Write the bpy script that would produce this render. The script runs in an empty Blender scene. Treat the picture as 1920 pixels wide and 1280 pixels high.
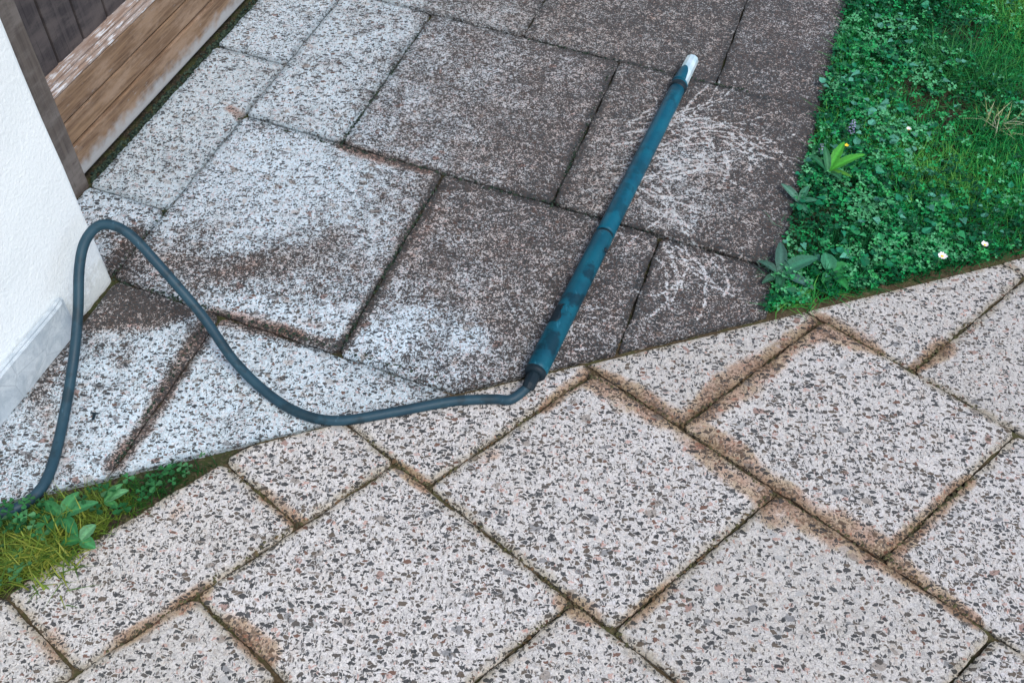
import bpy, bmesh, math, random
import numpy as np
from mathutils import Vector, Matrix, noise

random.seed(7); rng = np.random.default_rng(7)
S = bpy.context.scene

# ---------------------------------------------------------------- camera, sky, sun, exposure
CAM_H, FPX, HOR_Y, HOR_S = 1.45, 1900.0, -1750.0, 0.04
_n = np.cross([0, HOR_Y-640, FPX], [1000, HOR_Y-640+HOR_S*1000, FPX]); _n = _n/np.linalg.norm(_n)
if _n[1] > 0: _n = -_n
_X = np.cross(_n, [0, 0, 1.0]); _X /= np.linalg.norm(_X)
if _X[0] < 0: _X = -_X
_Y = np.cross(_n, _X)
if _Y[2] < 0: _Y = -_Y
cam_data = bpy.data.cameras.new('camera'); cam = bpy.data.objects.new('camera', cam_data)
S.collection.objects.link(cam); S.camera = cam
def _cv(v): return Vector((float(np.dot(v, _X)), float(np.dot(v, _Y)), float(np.dot(v, _n))))
r_, u_, b_ = _cv([1, 0, 0]), _cv([0, -1, 0]), _cv([0, 0, -1])
cam.matrix_world = Matrix(((r_.x, u_.x, b_.x, 0), (r_.y, u_.y, b_.y, 0), (r_.z, u_.z, b_.z, CAM_H), (0, 0, 0, 1)))
cam_data.sensor_width = 36; cam_data.lens = FPX/1920*36; cam_data.clip_start = .05; cam_data.clip_end = 500

SUN_EL, SUN_AZ = 56, 138          # azimuth measured clockwise from +Y
w = bpy.data.worlds.new('World'); S.world = w; w.use_nodes = True
nt = w.node_tree; nt.nodes.clear()
sky = nt.nodes.new('ShaderNodeTexSky'); sky.sky_type = 'NISHITA'; sky.sun_disc = False
sky.sun_elevation = math.radians(SUN_EL); sky.sun_rotation = math.radians(SUN_AZ)
sky.air_density = 1.0; sky.dust_density = 3.0; sky.ozone_density = 1.0
bg = nt.nodes.new('ShaderNodeBackground'); bg.inputs[1].default_value = .15
ow = nt.nodes.new('ShaderNodeOutputWorld')
nt.links.new(sky.outputs[0], bg.inputs[0]); nt.links.new(bg.outputs[0], ow.inputs[0])
sd = bpy.data.lights.new('sun', 'SUN'); sd.energy = 1.3; sd.angle = math.radians(20); sd.color = (1, .955, .9)
sun = bpy.data.objects.new('sun', sd); S.collection.objects.link(sun)
_az, _el = math.radians(SUN_AZ), math.radians(SUN_EL)
sdir = Vector((math.sin(_az)*math.cos(_el), math.cos(_az)*math.cos(_el), math.sin(_el)))
sun.rotation_euler = sdir.to_track_quat('Z', 'Y').to_euler()
S.view_settings.view_transform = 'Standard'; S.view_settings.look = 'None'
S.view_settings.exposure = 0.5; S.view_settings.gamma = 1

# ---------------------------------------------------------------- measuring helpers (photo pixel <-> place)
def ray(p):
    r = np.array([p[0]-960, p[1]-640, FPX]); return np.array([r@_X, r@_Y, r@_n])
def at(u, v, z=0.0):                       # the point of the place at height z seen at pixel u, v of the 1920 px photo
    r = ray((u, v)); return np.array([0, 0, CAM_H]) + r*((z-CAM_H)/r[2])
def proj(P):                               # vectorised: places (n,3) -> pixels
    d = np.asarray(P, float) - [0, 0, CAM_H]
    c = d[:, :1]*_X + d[:, 1:2]*_Y + d[:, 2:3]*_n
    return 960+FPX*c[:, 0]/c[:, 2], 640+FPX*c[:, 1]/c[:, 2]
def basis(a1, a2):
    a1, a2 = math.radians(a1), math.radians(a2)
    return np.array([[math.cos(a1), math.cos(a2)], [math.sin(a1), math.sin(a2)]])
MU, OU = basis(-19.6, 72.2), at(208, 520)[:2]       # upper paving axes: s across (from the wall), t along the wall
ML, OL = basis(-38.3, 41.6), at(560, 980)[:2]       # lower paving axes
def U(s, t, z=0.0): p = OU + MU@np.array([s, t]); return (p[0], p[1], z)
def L(d, c, z=0.0): p = OL + ML@np.array([d, c]); return (p[0], p[1], z)
SA = (at(60, 903)[:2]+at(57, 963)[:2])/2; SB = (at(1862, 465)[:2]+at(1820, 533)[:2])/2   # the line where the pavings meet
SD = (SB-SA)/np.linalg.norm(SB-SA); SN = np.array([-SD[1], SD[0]])
def seam(xy): return (np.asarray(xy)-SA)@SN         # > 0 on the upper side

# ---------------------------------------------------------------- object helpers
def link(name, me, mat=None, parent=None):
    o = bpy.data.objects.new(name, me); S.collection.objects.link(o)
    if mat: me.materials.append(mat)
    if parent: o.parent = parent
    return o
def tag(o, label=None, cat=None, group=None, kind=None):
    if label: o['label'] = label
    if cat: o['category'] = cat
    if group: o['group'] = group
    if kind: o['kind'] = kind
    return o
def empty(name, loc):
    o = bpy.data.objects.new(name, None); S.collection.objects.link(o); o.location = loc; o.empty_display_size = .05
    return o
def child(o, parent):                      # parts are modelled in world coordinates
    bpy.context.view_layer.update()
    o.parent = parent; o.matrix_parent_inverse = Matrix.Translation(parent.location).inverted(); return o
def mesh(name, V, F, smooth=False):
    me = bpy.data.meshes.new(name); me.from_pydata([tuple(map(float, v)) for v in V], [], F); me.validate(); me.update()
    if smooth: me.polygons.foreach_set('use_smooth', [True]*len(me.polygons))
    return me
def attr(me, name, C):
    a = me.color_attributes.new(name, 'FLOAT_COLOR', 'POINT')
    C = np.asarray(C, float)
    if C.shape[1] == 3: C = np.hstack([C, np.ones((len(C), 1))])
    a.data.foreach_set('color', C.astype(np.float32).ravel())

# ---------------------------------------------------------------- node helpers
class N:
    def __init__(s, name):
        s.m = bpy.data.materials.new(name); s.m.use_nodes = True; s.t = s.m.node_tree
        s.b = s.t.nodes['Principled BSDF']; s.pos = s.t.nodes.new('ShaderNodeTexCoord').outputs['Object']
    def set(s, sock, v):
        if hasattr(v, 'is_output'): s.t.links.new(v, sock)
        else: sock.default_value = v if not (isinstance(v, tuple) and len(v) == 3 and sock.type == 'RGBA') else (*v, 1)
    def math(s, op, a, b=0.0, c=0.0, clamp=False):
        n = s.t.nodes.new('ShaderNodeMath'); n.operation = op; n.use_clamp = clamp
        for i, v in enumerate((a, b, c)): s.set(n.inputs[i], v)
        return n.outputs[0]
    def vec(s, op, a, b):
        n = s.t.nodes.new('ShaderNodeVectorMath'); n.operation = op
        s.set(n.inputs[0], a); s.set(n.inputs['Scale'] if op == 'SCALE' else n.inputs[1], b); return n.outputs[0]
    def noise(s, scale, detail=2, rough=.5, vec=None, dist=0):
        n = s.t.nodes.new('ShaderNodeTexNoise'); n.inputs['Scale'].default_value = scale; n.inputs['Detail'].default_value = detail
        n.inputs['Roughness'].default_value = rough; n.inputs['Distortion'].default_value = dist
        s.t.links.new(vec or s.pos, n.inputs['Vector']); return n
    def voro(s, scale, vec=None, feature='F1', rand=1):
        n = s.t.nodes.new('ShaderNodeTexVoronoi'); n.feature = feature; n.inputs['Scale'].default_value = scale
        n.inputs['Randomness'].default_value = rand
        s.t.links.new(vec or s.pos, n.inputs['Vector']); return n
    def sep(s, c):
        n = s.t.nodes.new('ShaderNodeSeparateColor'); s.t.links.new(c, n.inputs[0]); return n.outputs
    def step(s, v, a, b, lo=0.0, hi=1.0):
        n = s.t.nodes.new('ShaderNodeMapRange'); n.interpolation_type = 'SMOOTHSTEP'
        s.set(n.inputs['Value'], v)
        for k, x in (('From Min', a), ('From Max', b), ('To Min', lo), ('To Max', hi)): s.set(n.inputs[k], x)
        return n.outputs[0]
    def mix(s, f, a, b, mode='MIX'):
        n = s.t.nodes.new('ShaderNodeMix'); n.data_type = 'RGBA'; n.blend_type = mode
        s.set(n.inputs[0], f); s.set(n.inputs[6], a); s.set(n.inputs[7], b); return n.outputs[2]
    def ramp(s, v, stops, interp='LINEAR'):
        n = s.t.nodes.new('ShaderNodeValToRGB'); n.color_ramp.interpolation = interp; e = n.color_ramp.elements
        while len(e) < len(stops): e.new(.5)
        for i, (p, c) in enumerate(stops): e[i].position = p; e[i].color = (*c, 1)
        s.t.links.new(v, n.inputs[0]); return n.outputs[0]
    def attr(s, name):
        n = s.t.nodes.new('ShaderNodeAttribute'); n.attribute_name = name; return n
    def bump(s, h, strength=.5, dist=.002):
        n = s.t.nodes.new('ShaderNodeBump'); n.inputs['Strength'].default_value = strength; n.inputs['Distance'].default_value = dist
        s.t.links.new(h, n.inputs['Height']); s.t.links.new(n.outputs[0], s.b.inputs['Normal'])
    def fin(s, col, rough=.8, spec=.3):
        s.set(s.b.inputs['Base Color'], col); s.set(s.b.inputs['Roughness'], rough); s.set(s.b.inputs['Specular IOR Level'], spec)
        return s.m
def scaled(n, v, sx, sy, sz):
    m = n.t.nodes.new('ShaderNodeMapping'); m.inputs['Scale'].default_value = (sx, sy, sz)
    n.t.links.new(v, m.inputs['Vector']); return m.outputs[0]

def rot(n, v, a, sc):
    m = n.t.nodes.new('ShaderNodeMapping'); m.inputs['Rotation'].default_value = (0, 0, a); m.inputs['Scale'].default_value = sc
    n.t.links.new(v, m.inputs['Vector']); return m.outputs[0]
# washed exposed-aggregate concrete. attribute 'mask': R grime film, G rust-brown silt, B washed streak, A distance to the slab edge (m x10)
def aggregate(name, cement, pebbles, dark_a, dark_b, grime, film, silt, edge_amt=.6, sc=1.0, edge_col=(.50, .47, .36), warm=(1, 1, 1)):
    n = N(name)
    mk = n.attr('mask'); ch = n.sep(mk.outputs['Color']); R, G, B = ch[0], ch[1], ch[2]; A = mk.outputs['Alpha']
    dist = n.noise(170, 2).outputs['Color']
    p = n.vec('ADD', n.pos, n.vec('SCALE', n.vec('SUBTRACT', dist, (.5, .5, .5)), .0062))
    # large flat stones
    p1 = rot(n, p, .6, (.72, 1.28, 1)); v1 = n.voro(142*sc, p1); e1 = n.voro(142*sc, p1, 'DISTANCE_TO_EDGE'); c1 = n.sep(v1.outputs['Color'])
    m1 = n.step(e1.outputs['Distance'], n.math('MULTIPLY_ADD', c1[2], .16, .03), n.math('MULTIPLY_ADD', c1[2], .16, .075))
    # smaller chips
    p2 = rot(n, n.vec('ADD', p, (3.1, 1.7, 0)), -.5, (1.3, .7, 1))
    v2 = n.voro(235*sc, p2); e2 = n.voro(235*sc, p2, 'DISTANCE_TO_EDGE'); c2 = n.sep(v2.outputs['Color'])
    m2 = n.step(e2.outputs['Distance'], n.math('MULTIPLY_ADD', c2[2], .14, .02), n.math('MULTIPLY_ADD', c2[2], .14, .08))
    v3 = n.voro(420, n.vec('ADD', p, (7.3, 2.2, 0))); c3 = n.sep(v3.outputs['Color'])
    fine = n.noise(420, 3, .7).outputs['Fac']; big = n.noise(5, 3, .55).outputs['Fac']; mid = n.noise(26, 3, .6).outputs['Fac']
    col = n.mix(n.step(fine, .3, .7), tuple(x*.86 for x in cement), tuple(min(1, x*1.06) for x in cement))
    col = n.mix(n.step(mid, .35, .7), col, n.mix(1.0, col, (.93, .925, .91), 'MULTIPLY'))
    pe = n.ramp(c1[1], pebbles, 'CONSTANT')
    col = n.mix(n.math('MULTIPLY', m1, .62), col, pe)
    pe2 = n.ramp(c2[1], pebbles, 'CONSTANT')
    col = n.mix(n.math('MULTIPLY', n.math('MULTIPLY', m2, n.step(c2[0], .5, .55)), .6), col, pe2)
    # thin grey outlines and pits between the grains
    sq = n.step(n.math('ABSOLUTE', n.math('SUBTRACT', n.noise(230, 2, .5, p, .6).outputs['Fac'], .5)), .012, .05, 1., 0.)
    col = n.mix(n.math('MULTIPLY', sq, .5), col, n.mix(1.0, col, (.34, .34, .35), 'MULTIPLY'))
    # silt: brown stain that fades out raggedly
    sb = n.step(n.math('ADD', G, n.math('MULTIPLY', n.math('SUBTRACT', n.noise(48, 5, .72).outputs['Fac'], .5), 1.9)), .35, .75)
    sil = n.mix(n.step(n.noise(22, 3).outputs['Fac'], .42, .6), silt[0], silt[1])
    col = n.mix(n.math('MULTIPLY', sb, .9), col, n.mix(1.0, col, sil, 'MULTIPLY'))
    sb2 = n.step(n.math('ADD', n.math('MULTIPLY', G, .8), n.math('MULTIPLY', n.math('SUBTRACT', n.noise(210, 3, .6).outputs['Fac'], .5), 1.6)), .70, .86)
    col = n.mix(n.math('MULTIPLY', sb2, .75), col, silt[2])
    sl = n.attr('slab').outputs['Fac']; dens = n.math('ADD', n.math('MULTIPLY', n.math('SUBTRACT', big, .5), .35), n.math('MULTIPLY', n.math('SUBTRACT', sl, .5), .13))
    col = n.mix(1.0, col, n.mix(sl, (.90, .895, .88), (1.03, 1.03, 1.04)), 'MULTIPLY')
    p4 = rot(n, n.vec('ADD', p, (11.3, 5.1, 0)), 1.1, (.8, 1.1, 1)); v4 = n.voro(64*sc, p4); e4 = n.voro(64*sc, p4, 'DISTANCE_TO_EDGE'); c4 = n.sep(v4.outputs['Color']); m4 = n.math('MULTIPLY', n.step(e4.outputs['Distance'], .12, .17), n.math('LESS_THAN', c4[0], .11))
    pe4 = n.ramp(c4[1], [(0, (.16, .17, .18)), (.3, (.36, .37, .37)), (.55, (.24, .215, .19)), (.75, (.44, .43, .42)), (.92, (.26, .15, .12))], 'CONSTANT')
    dk1 = n.math('MULTIPLY', m1, n.math('LESS_THAN', c1[0], n.math('ADD', dens, dark_a)))
    dk2 = n.math('MULTIPLY', m2, n.math('LESS_THAN', c2[0], n.math('ADD', dens, dark_b)))
    dk3 = n.math('MULTIPLY', n.math('LESS_THAN', c3[0], .10), .55)
    dcol = n.ramp(c1[1], [(0, (.030, .036, .042)), (.35, (.060, .060, .058)), (.6, (.085, .075, .062)), (.8, (.042, .052, .060)), (.93, (.12, .075, .06))], 'CONSTANT')
    dcol = n.mix(1.0, dcol, warm, 'MULTIPLY')
    col = n.mix(n.math('MULTIPLY', m4, .8), col, pe4)
    dcol2 = n.ramp(c2[1], [(0, (.035, .040, .046)), (.4, (.075, .073, .07)), (.75, (.11, .10, .088))], 'CONSTANT')
    col = n.mix(n.math('MULTIPLY', dk3, .7), col, (.13, .125, .12))
    col = n.mix(n.math('MULTIPLY', dk2, .88), col, dcol2)
    col = n.mix(n.math('MULTIPLY', dk1, .94), col, dcol)
    col = n.mix(n.math('MULTIPLY', n.step(G, .25, .8), .5), col, n.mix(1.0, col, (1.1, .78, .6), 'MULTIPLY'))
    col = n.mix(n.math('MULTIPLY', n.step(n.math('ADD', R, B), .3, .75), .85), col, n.mix(1.0, col, (1.0, .86, .79), 'MULTIPLY'))
    # grime film, broken up by washed grains; streaks cut through it
    g1 = n.noise(160, 2, .6, dist=1.5).outputs['Fac']; g2 = n.noise(34, 3, .6).outputs['Fac']; g3 = n.noise(9, 2, .5).outputs['Fac']
    lvl = n.math('ADD', n.math('MULTIPLY', R, 1.0), n.math('ADD', n.math('MULTIPLY', n.math('SUBTRACT', g2, .5), .95), n.math('MULTIPLY', n.math('SUBTRACT', g3, .5), .75)))
    net = n.step(n.voro(105, p, 'DISTANCE_TO_EDGE').outputs['Distance'], .10, .25, 1.0, .65)
    lvl = n.math('SUBTRACT', lvl, n.math('MULTIPLY', n.math('MULTIPLY', B, net), n.step(n.noise(75, 2).outputs['Fac'], .36, .55, .4, 1.0)))
    soft = n.math('MULTIPLY', n.step(lvl, .05, .75), grime[0])
    hard = n.math('MULTIPLY', n.step(n.math('ADD', lvl, n.math('MULTIPLY', n.math('SUBTRACT', g1, .5), 4.6)), .42, .66), grime[1])
    hue = n.noise(14, 3, .6).outputs['Fac']
    fcol = n.mix(n.step(hue, .4, .6), film[0], film[1])
    col = n.mix(soft, col, n.mix(1.0, col, fcol, 'MULTIPLY'))
    hard = n.math('MULTIPLY', hard, n.step(lvl, .12, .45))
    col = n.mix(hard, col, n.mix(n.step(n.noise(240, 2).outputs['Fac'], .35, .65), film[2], film[3]))
    # algae along the edges of the slab
    ed = n.math('MULTIPLY', n.step(n.math('ADD', A, n.math('MULTIPLY', n.math('SUBTRACT', n.noise(48, 3, .6).outputs['Fac'], .5), .28)), .0, .17, 1.0, 0.0), edge_amt)
    col = n.mix(ed, col, n.mix(1.0, col, edge_col, 'MULTIPLY'))
    h = n.math('ADD', n.math('MULTIPLY', n.math('ADD', m1, n.math('MULTIPLY', m2, .6)), .6), n.math('MULTIPLY', fine, .5))
    n.bump(h, .75, .0018)
    return n.fin(col, n.math('SUBTRACT', .82, n.math('MULTIPLY', n.step(lvl, .2, .8), .22)), .35)

PEB_U = [(0, (.62, .70, .76)), (.2, (.52, .58, .63)), (.38, (.70, .76, .81)), (.55, (.60, .56, .58)), (.68, (.40, .46, .50)), (.8, (.72, .74, .76)), (.93, (.50, .33, .31))]
PEB_L = [(0, (.55, .54, .54)), (.2, (.43, .43, .43)), (.38, (.62, .61, .60)), (.55, (.50, .45, .41)), (.68, (.38, .39, .39)), (.8, (.60, .60, .62)), (.94, (.42, .20, .15))]
m_up = aggregate('blue_white_aggregate', (.60, .75, .85), PEB_U, .35, .33, (.60, .95), ((.68, .52, .43), (.58, .53, .50), (.060, .042, .034), (.022, .030, .034)),
                 ((.72, .55, .50), (.62, .55, .52), (.09, .07, .06)), .55, 1.0, (.36, .42, .44))
m_lo = aggregate('grey_white_aggregate', (.612, .606, .592), PEB_L, .38, .33, (.5, .8), ((.75, .66, .55), (.75, .72, .62), (.10, .085, .065), (.07, .06, .05)),
                 ((.70, .59, .50), (.70, .66, .52), (.11, .078, .055)), .7, .97, (.56, .50, .36), (1.1, 1.0, .92))

n = N('joint_soil')
c = n.mix(n.step(n.noise(30, 4, .6).outputs['Fac'], .4, .62), (.035, .030, .022), (.045, .055, .022))
c = n.mix(n.step(n.noise(190, 3).outputs['Fac'], .5, .7), c, (.09, .075, .05))
n.bump(n.noise(220, 4, .7).outputs['Fac'], .9, .004); m_soil = n.fin(c, .95, .1)

# ---------------------------------------------------------------- ground and pavings
gv = [(-20, -20, -.045), (20, -20, -.045), (20, 20, -.045), (-20, 20, -.045)]
tag(link('ground', mesh('ground', gv, [(0, 1, 2, 3)]), m_soil), 'dark damp soil under and around the paving', kind='structure')
# joint bed: a slightly lumpy sheet just below the slab tops
def bed(side, zz):
    xs, ys = np.arange(-2.2, 2.6, .012), np.arange(-.6, 3.6, .012)
    V = []; nx, ny = len(xs), len(ys)
    X, Y = np.meshgrid(xs, ys); Z = zz+.003*(np.sin(X*91+np.sin(Y*57)*2)*np.sin(Y*83+np.sin(X*41)*2))+rng.uniform(-.0015, .0015, X.shape)
    V = np.stack([X.ravel(), Y.ravel(), Z.ravel()], 1)
    i = (np.arange(ny-1)[:, None]*nx+np.arange(nx-1)).ravel()
    F = np.stack([i, i+1, i+nx+1, i+nx], 1).tolist()
    if side < 0:
        W = V[np.array(F)[:, 0], :2]; dd = np.linalg.solve(ML, (W-OL).T)[0]; ok = (seam(W) < .02) & (dd > -.178); F = [f for f, q in zip(F, ok) if q]
    return mesh('soil', V, F, True)
tag(link('soil', bed(1, -.011), m_soil), 'dark mossy soil in the joints of the grimy slabs and under the lawn', kind='structure')
n = N('olive_joint_soil'); c = n.mix(n.step(n.noise(26, 4, .6).outputs['Fac'], .4, .62), (.075, .058, .036), (.075, .078, .036)); c = n.mix(n.step(n.noise(190, 3).outputs['Fac'], .5, .7), c, (.13, .10, .065))
n.bump(n.noise(220, 4, .7).outputs['Fac'], .9, .004); m_soil2 = n.fin(c, .95, .1)
tag(link('soil', bed(-1, -.0088), m_soil2), 'olive brown silt in the joints of the clean slabs', kind='structure')

def seg_dist(P, a, b):
    a, b = np.asarray(a, float), np.asarray(b, float); d = b-a; t = np.clip(((P-a)@d)/(d@d), 0, 1)
    return np.linalg.norm(P-(a+t[:, None]*d), axis=1), t
def stain(P, pts, wid):                     # pts: photo pixels laid on the ground, wid: widths in metres at each
    out = np.zeros(len(P)); G = [at(*p)[:2] for p in pts]
    for (a, b, w0, w1) in zip(G[:-1], G[1:], wid[:-1], wid[1:]):
        d, t = seg_dist(P, a, b); ww = w0+(w1-w0)*t
        out = np.maximum(out, np.clip(1.25-d/np.maximum(ww, 1e-4), 0, 1))
    return out
def paving(name, slabs, M, O, side, mat, gap, sub, masks, label):
    V, F, E, SV = [], [], [], []; base = 0
    for (s0, s1, t0, t1) in slabs:
        if side > 0: sub = .0029 if (s1 > .5 and -.1 < t0 < 1.1 and s1 > .9) else .0062
        tilt = rng.normal(0, .0022, 3); g0 = gap*rng.uniform(.8, 1.25, 4); sk = rng.uniform(-.0015, .0015, 2)
        a0, a1, b0, b1 = s0+g0[0], s1-g0[1], t0+g0[2], t1-g0[3]
        na, nb = max(2, round((a1-a0)/sub)), max(2, round((b1-b0)/sub))
        ga = np.concatenate([[0, .003], np.linspace(0, a1-a0, na+1)[1:-1], [a1-a0-.003, a1-a0]]); ga.sort()
        gb = np.concatenate([[0, .003], np.linspace(0, b1-b0, nb+1)[1:-1], [b1-b0-.003, b1-b0]]); gb.sort()
        A, Bm = np.meshgrid(ga+a0, gb+b0)
        ea = np.minimum(A-a0, a1-A); eb = np.minimum(Bm-b0, b1-Bm); ed = np.minimum(ea, eb)
        # chipped, slightly irregular edges and rounded corners
        r = .012; cr = np.clip(1-np.hypot(ea, eb)/r, 0, 1)
        A = A+np.sign((a0+a1)/2-A)*cr*.004; Bm = Bm+np.sign((b0+b1)/2-Bm)*cr*.004
        wob = np.clip(1-ed/.006, 0, 1)
        A = A+wob*(rng.normal(0, .0007, A.shape)+.0012*np.sin(Bm*61+s0*9)); Bm = Bm+wob*(rng.normal(0, .0007, A.shape)+.0012*np.sin(A*57+t0*9))
        Z = tilt[0]*.8+tilt[1]*(A-a0)*2+tilt[2]*(Bm-b0)*2 - .0022*np.clip(1-ed/.004, 0, 1)**2 - .001*np.clip(1-ed/.02, 0, 1)
        Z = np.clip(Z, -.0035, .0035)
        XY = O + (M@np.stack([A.ravel(), Bm.ravel()])).T
        V.append(np.column_stack([XY, Z.ravel()])); E.append(ed.ravel()); SV.append(np.full(A.size, rng.uniform(0, 1)))
        nx, ny = len(ga), len(gb); i = (np.arange(ny-1)[:, None]*nx+np.arange(nx-1)).ravel()+base
        F.append(np.stack([i, i+1, i+nx+1, i+nx], 1)); base += nx*ny
    V = np.vstack(V); F = np.vstack(F); E = np.concatenate(E); SV = np.concatenate(SV)
    keep = (seam(V[:, :2])*side > -.03)[F].any(axis=1); F = F[keep]
    used = np.unique(F); mp = -np.ones(len(V), int); mp[used] = np.arange(len(used)); V = V[used]; E = E[used]; SV = SV[used]; F = mp[F]
    me = mesh(name, V, F.tolist())
    a = me.attributes.new('ed', 'FLOAT', 'POINT'); a.data.foreach_set('value', E.astype(np.float32))
    a = me.attributes.new('slab', 'FLOAT', 'POINT'); a.data.foreach_set('value', SV.astype(np.float32))
    bm = bmesh.new(); bm.from_mesh(me)
    bmesh.ops.bisect_plane(bm, geom=bm.verts[:]+bm.edges[:]+bm.faces[:], plane_co=(*(SA+SN*side*.005), 0), plane_no=(*(SN*side), 0), clear_inner=True)
    ee = [e for e in bm.edges if len(e.link_faces) == 1]
    r = bmesh.ops.extrude_edge_only(bm, edges=ee)
    for v in [g for g in r['geom'] if isinstance(g, bmesh.types.BMVert)]: v.co.z -= .038
    bm.normal_update(); bm.to_mesh(me); bm.free()
    nV = len(me.vertices); co = np.empty(nV*3, np.float32); me.vertices.foreach_get('co', co); co = co.reshape(-1, 3).astype(float)
    ed = np.empty(nV, np.float32); me.attributes['ed'].data.foreach_get('value', ed)
    ed = np.minimum(ed, np.abs(seam(co[:, :2])))
    me.attributes.remove(me.attributes['ed'])
    R, G, B = masks(co[:, :2])
    attr(me, 'mask', np.stack([R, G, np.minimum(B, 1.2), np.minimum(ed*10, 1)], 1))
    me.polygons.foreach_set('use_smooth', [False]*len(me.polygons))
    return tag(link(name, me, mat), label, kind='structure')

# grime chart of the upper paving, read off the photograph every 100 px (rows v = 0..900, columns u = 0..1600)
CH = np.array([
 [.1, .1, .1, .05, .05, .1, .1, .15, .35, .45, .5, .55, .6, .65, .7, .65, .6],
 [.1, .1, .1, .05, .05, .1, .1, .2, .38, .45, .5, .55, .6, .7, .7, .68, .6],
 [.1, .1, .05, .05, .1, .1, .15, .33, .40, .45, .52, .6, .58, .66, .72, .78, .7],
 [.1, .1, .05, .05, .05, .08, .12, .30, .38, .5, .6, .56, .45, .5, .66, .85, .8],
 [.1, .1, .1, .15, .1, .1, .18, .3, .44, .52, .62, .58, .48, .40, .58, .85, .8],
 [.3, .2, .4, .48, .38, .34, .36, .36, .48, .5, .58, .62, .6, .58, .68, .82, .8],
 [.4, .4, .5, .2, .12, .1, .12, .2, .42, .46, .52, .6, .62, .62, .7, .8, .8],
 [.4, .35, .1, .05, .08, .08, .1, .15, .25, .4, .5, .6, .62, .62, .7, .8, .8],
 [.3, .2, .1, .08, .08, .08, .12, .2, .3, .4, .5, .6, .6, .6, .6, .6, .6],
 [.2, .15, .1, .1, .1, .1, .12, .2, .3, .4, .5, .6, .6, .6, .6, .6, .6]])
def streak_paths():
    out = []; r2 = random.Random(5)
    def wig(u, v, ang, n, step, w, bend=0):
        P = [(u, v)]
        for k in range(n):
            ang += r2.gauss(bend, .24); a = ang
            u += math.cos(a)*step; v += math.sin(a)*step*.8; P.append((u, v))
        out.append((P, w))
    for k in range(44):
        v0 = r2.uniform(215, 350); wig(r2.uniform(1125, 1260), v0, (v0-285)/200+r2.uniform(-.12, .12), r2.randint(7, 15), 15, r2.uniform(.0017, .0028))
    for k in range(14): wig(r2.uniform(1340, 1440), r2.uniform(235, 300), r2.uniform(.3, 1.0), r2.randint(5, 9), 13, .003)
    for k in range(11): wig(r2.uniform(1225, 1330), r2.uniform(440, 490), r2.uniform(.3, 1.2), r2.randint(7, 14), 14, .0022, .06)
    for k in range(16): wig(r2.uniform(1010, 1110), r2.uniform(560, 660), r2.uniform(-.6, .9), r2.randint(2, 4), 12, .0025)
    return out
def masks_up(P):
    u, v = proj(np.column_stack([P, np.zeros(len(P))]))
    fu, fv = np.clip(u/100, 0, 15.999), np.clip(v/100, 0, 8.999); i, j = fu.astype(int), fv.astype(int); a, b = fu-i, fv-j
    R = CH[j, i]*(1-a)*(1-b)+CH[j, i+1]*a*(1-b)+CH[j+1, i]*(1-a)*b+CH[j+1, i+1]*a*b
    def add(pts, wid, k): 
        nonlocal R; R = np.maximum(R, stain(P, pts, wid)*k)
    add([(215, 540), (250, 580), (300, 585), (350, 582)], [.05, .07, .045, .02], .95)
    add([(180, 600), (240, 600)], [.05, .03], .7)
    add([(300, 480), (400, 500), (520, 500), (640, 450)], [.03, .06, .07, .06], .48)
    add([(400, 595), (520, 620), (640, 652)], [.025, .025, .02], .6)
    add([(640, 650), (740, 490), (825, 340)], [.018, .022, .03], .75)
    add([(825, 340), (930, 355), (1000, 372)], [.035, .03, .03], .85)
    add([(1035, 385), (1110, 225), (1150, 120)], [.035, .04, .03], .92)
    add([(640, 270), (740, 300), (830, 325)], [.02, .03, .03], .65)
    add([(1050, 92), (1187, 121), (1400, 165), (1550, 205)], [.02, .035, .05, .05], .9)
    add([(1345, 155), (1375, 60)], [.035, .03], .92)
    add([(1180, 430), (1300, 455), (1430, 490)], [.03, .03, .04], .88)
    add([(1240, 445), (1182, 590)], [.02, .035], .85)
    add([(1500, 200), (1480, 330), (1420, 540)], [.03, .06, .05], 1.0)
    add([(255, 440), (220, 500)], [.03, .04], .7)
    add([(390, 600), (270, 800), (215, 870)], [.028, .026, .026], .55)
    add([(70, 740), (150, 600)], [.03, .03], .5)
    # patches washed clean
    R = np.clip(R*1.22+.02, 0, 1)
    R = R - .24*stain(P, [(740, 640), (800, 600), (880, 630)], [.04, .05, .04]) - .25*stain(P, [(450, 300), (620, 360)], [.09, .08])
    R = R - .12*stain(P, [(1180, 290), (1400, 300)], [.04, .06])
    G = stain(P, [(390, 600), (270, 800), (215, 870)], [.035, .03, .035])*.6
    for pts, wid, k in (([(640, 275), (720, 300), (800, 320)], [.02, .03, .02], .7), ([(430, 200), (450, 215)], [.018, .02], .8), ([(395, 585), (480, 605), (560, 625)], [.02, .03, .02], .8),
                        ([(560, 600), (600, 610)], [.02, .02], .5), ([(820, 380), (760, 470)], [.05, .05], .5), ([(330, 540), (480, 490)], [.03, .04], .45), ([(80, 760), (120, 860)], [.03, .03], .5)):
        G = np.maximum(G, stain(P, pts, wid)*k)
    B = np.zeros(len(P)); near = (u > 950) & (u < 1560) & (v > 150) & (v < 720)
    Pn = P[near]; Bn = np.zeros(len(Pn))
    for pts, w in STREAKS: Bn = np.maximum(Bn, np.clip(stain(Pn, pts, [w]*len(pts))*1.6, 0, 1)*(.45+.55*abs(math.sin(len(pts)*3+w*9000))))
    B[near] = Bn*1.15
    return np.clip(R, 0, 1), G, B
STREAKS = streak_paths()
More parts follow.
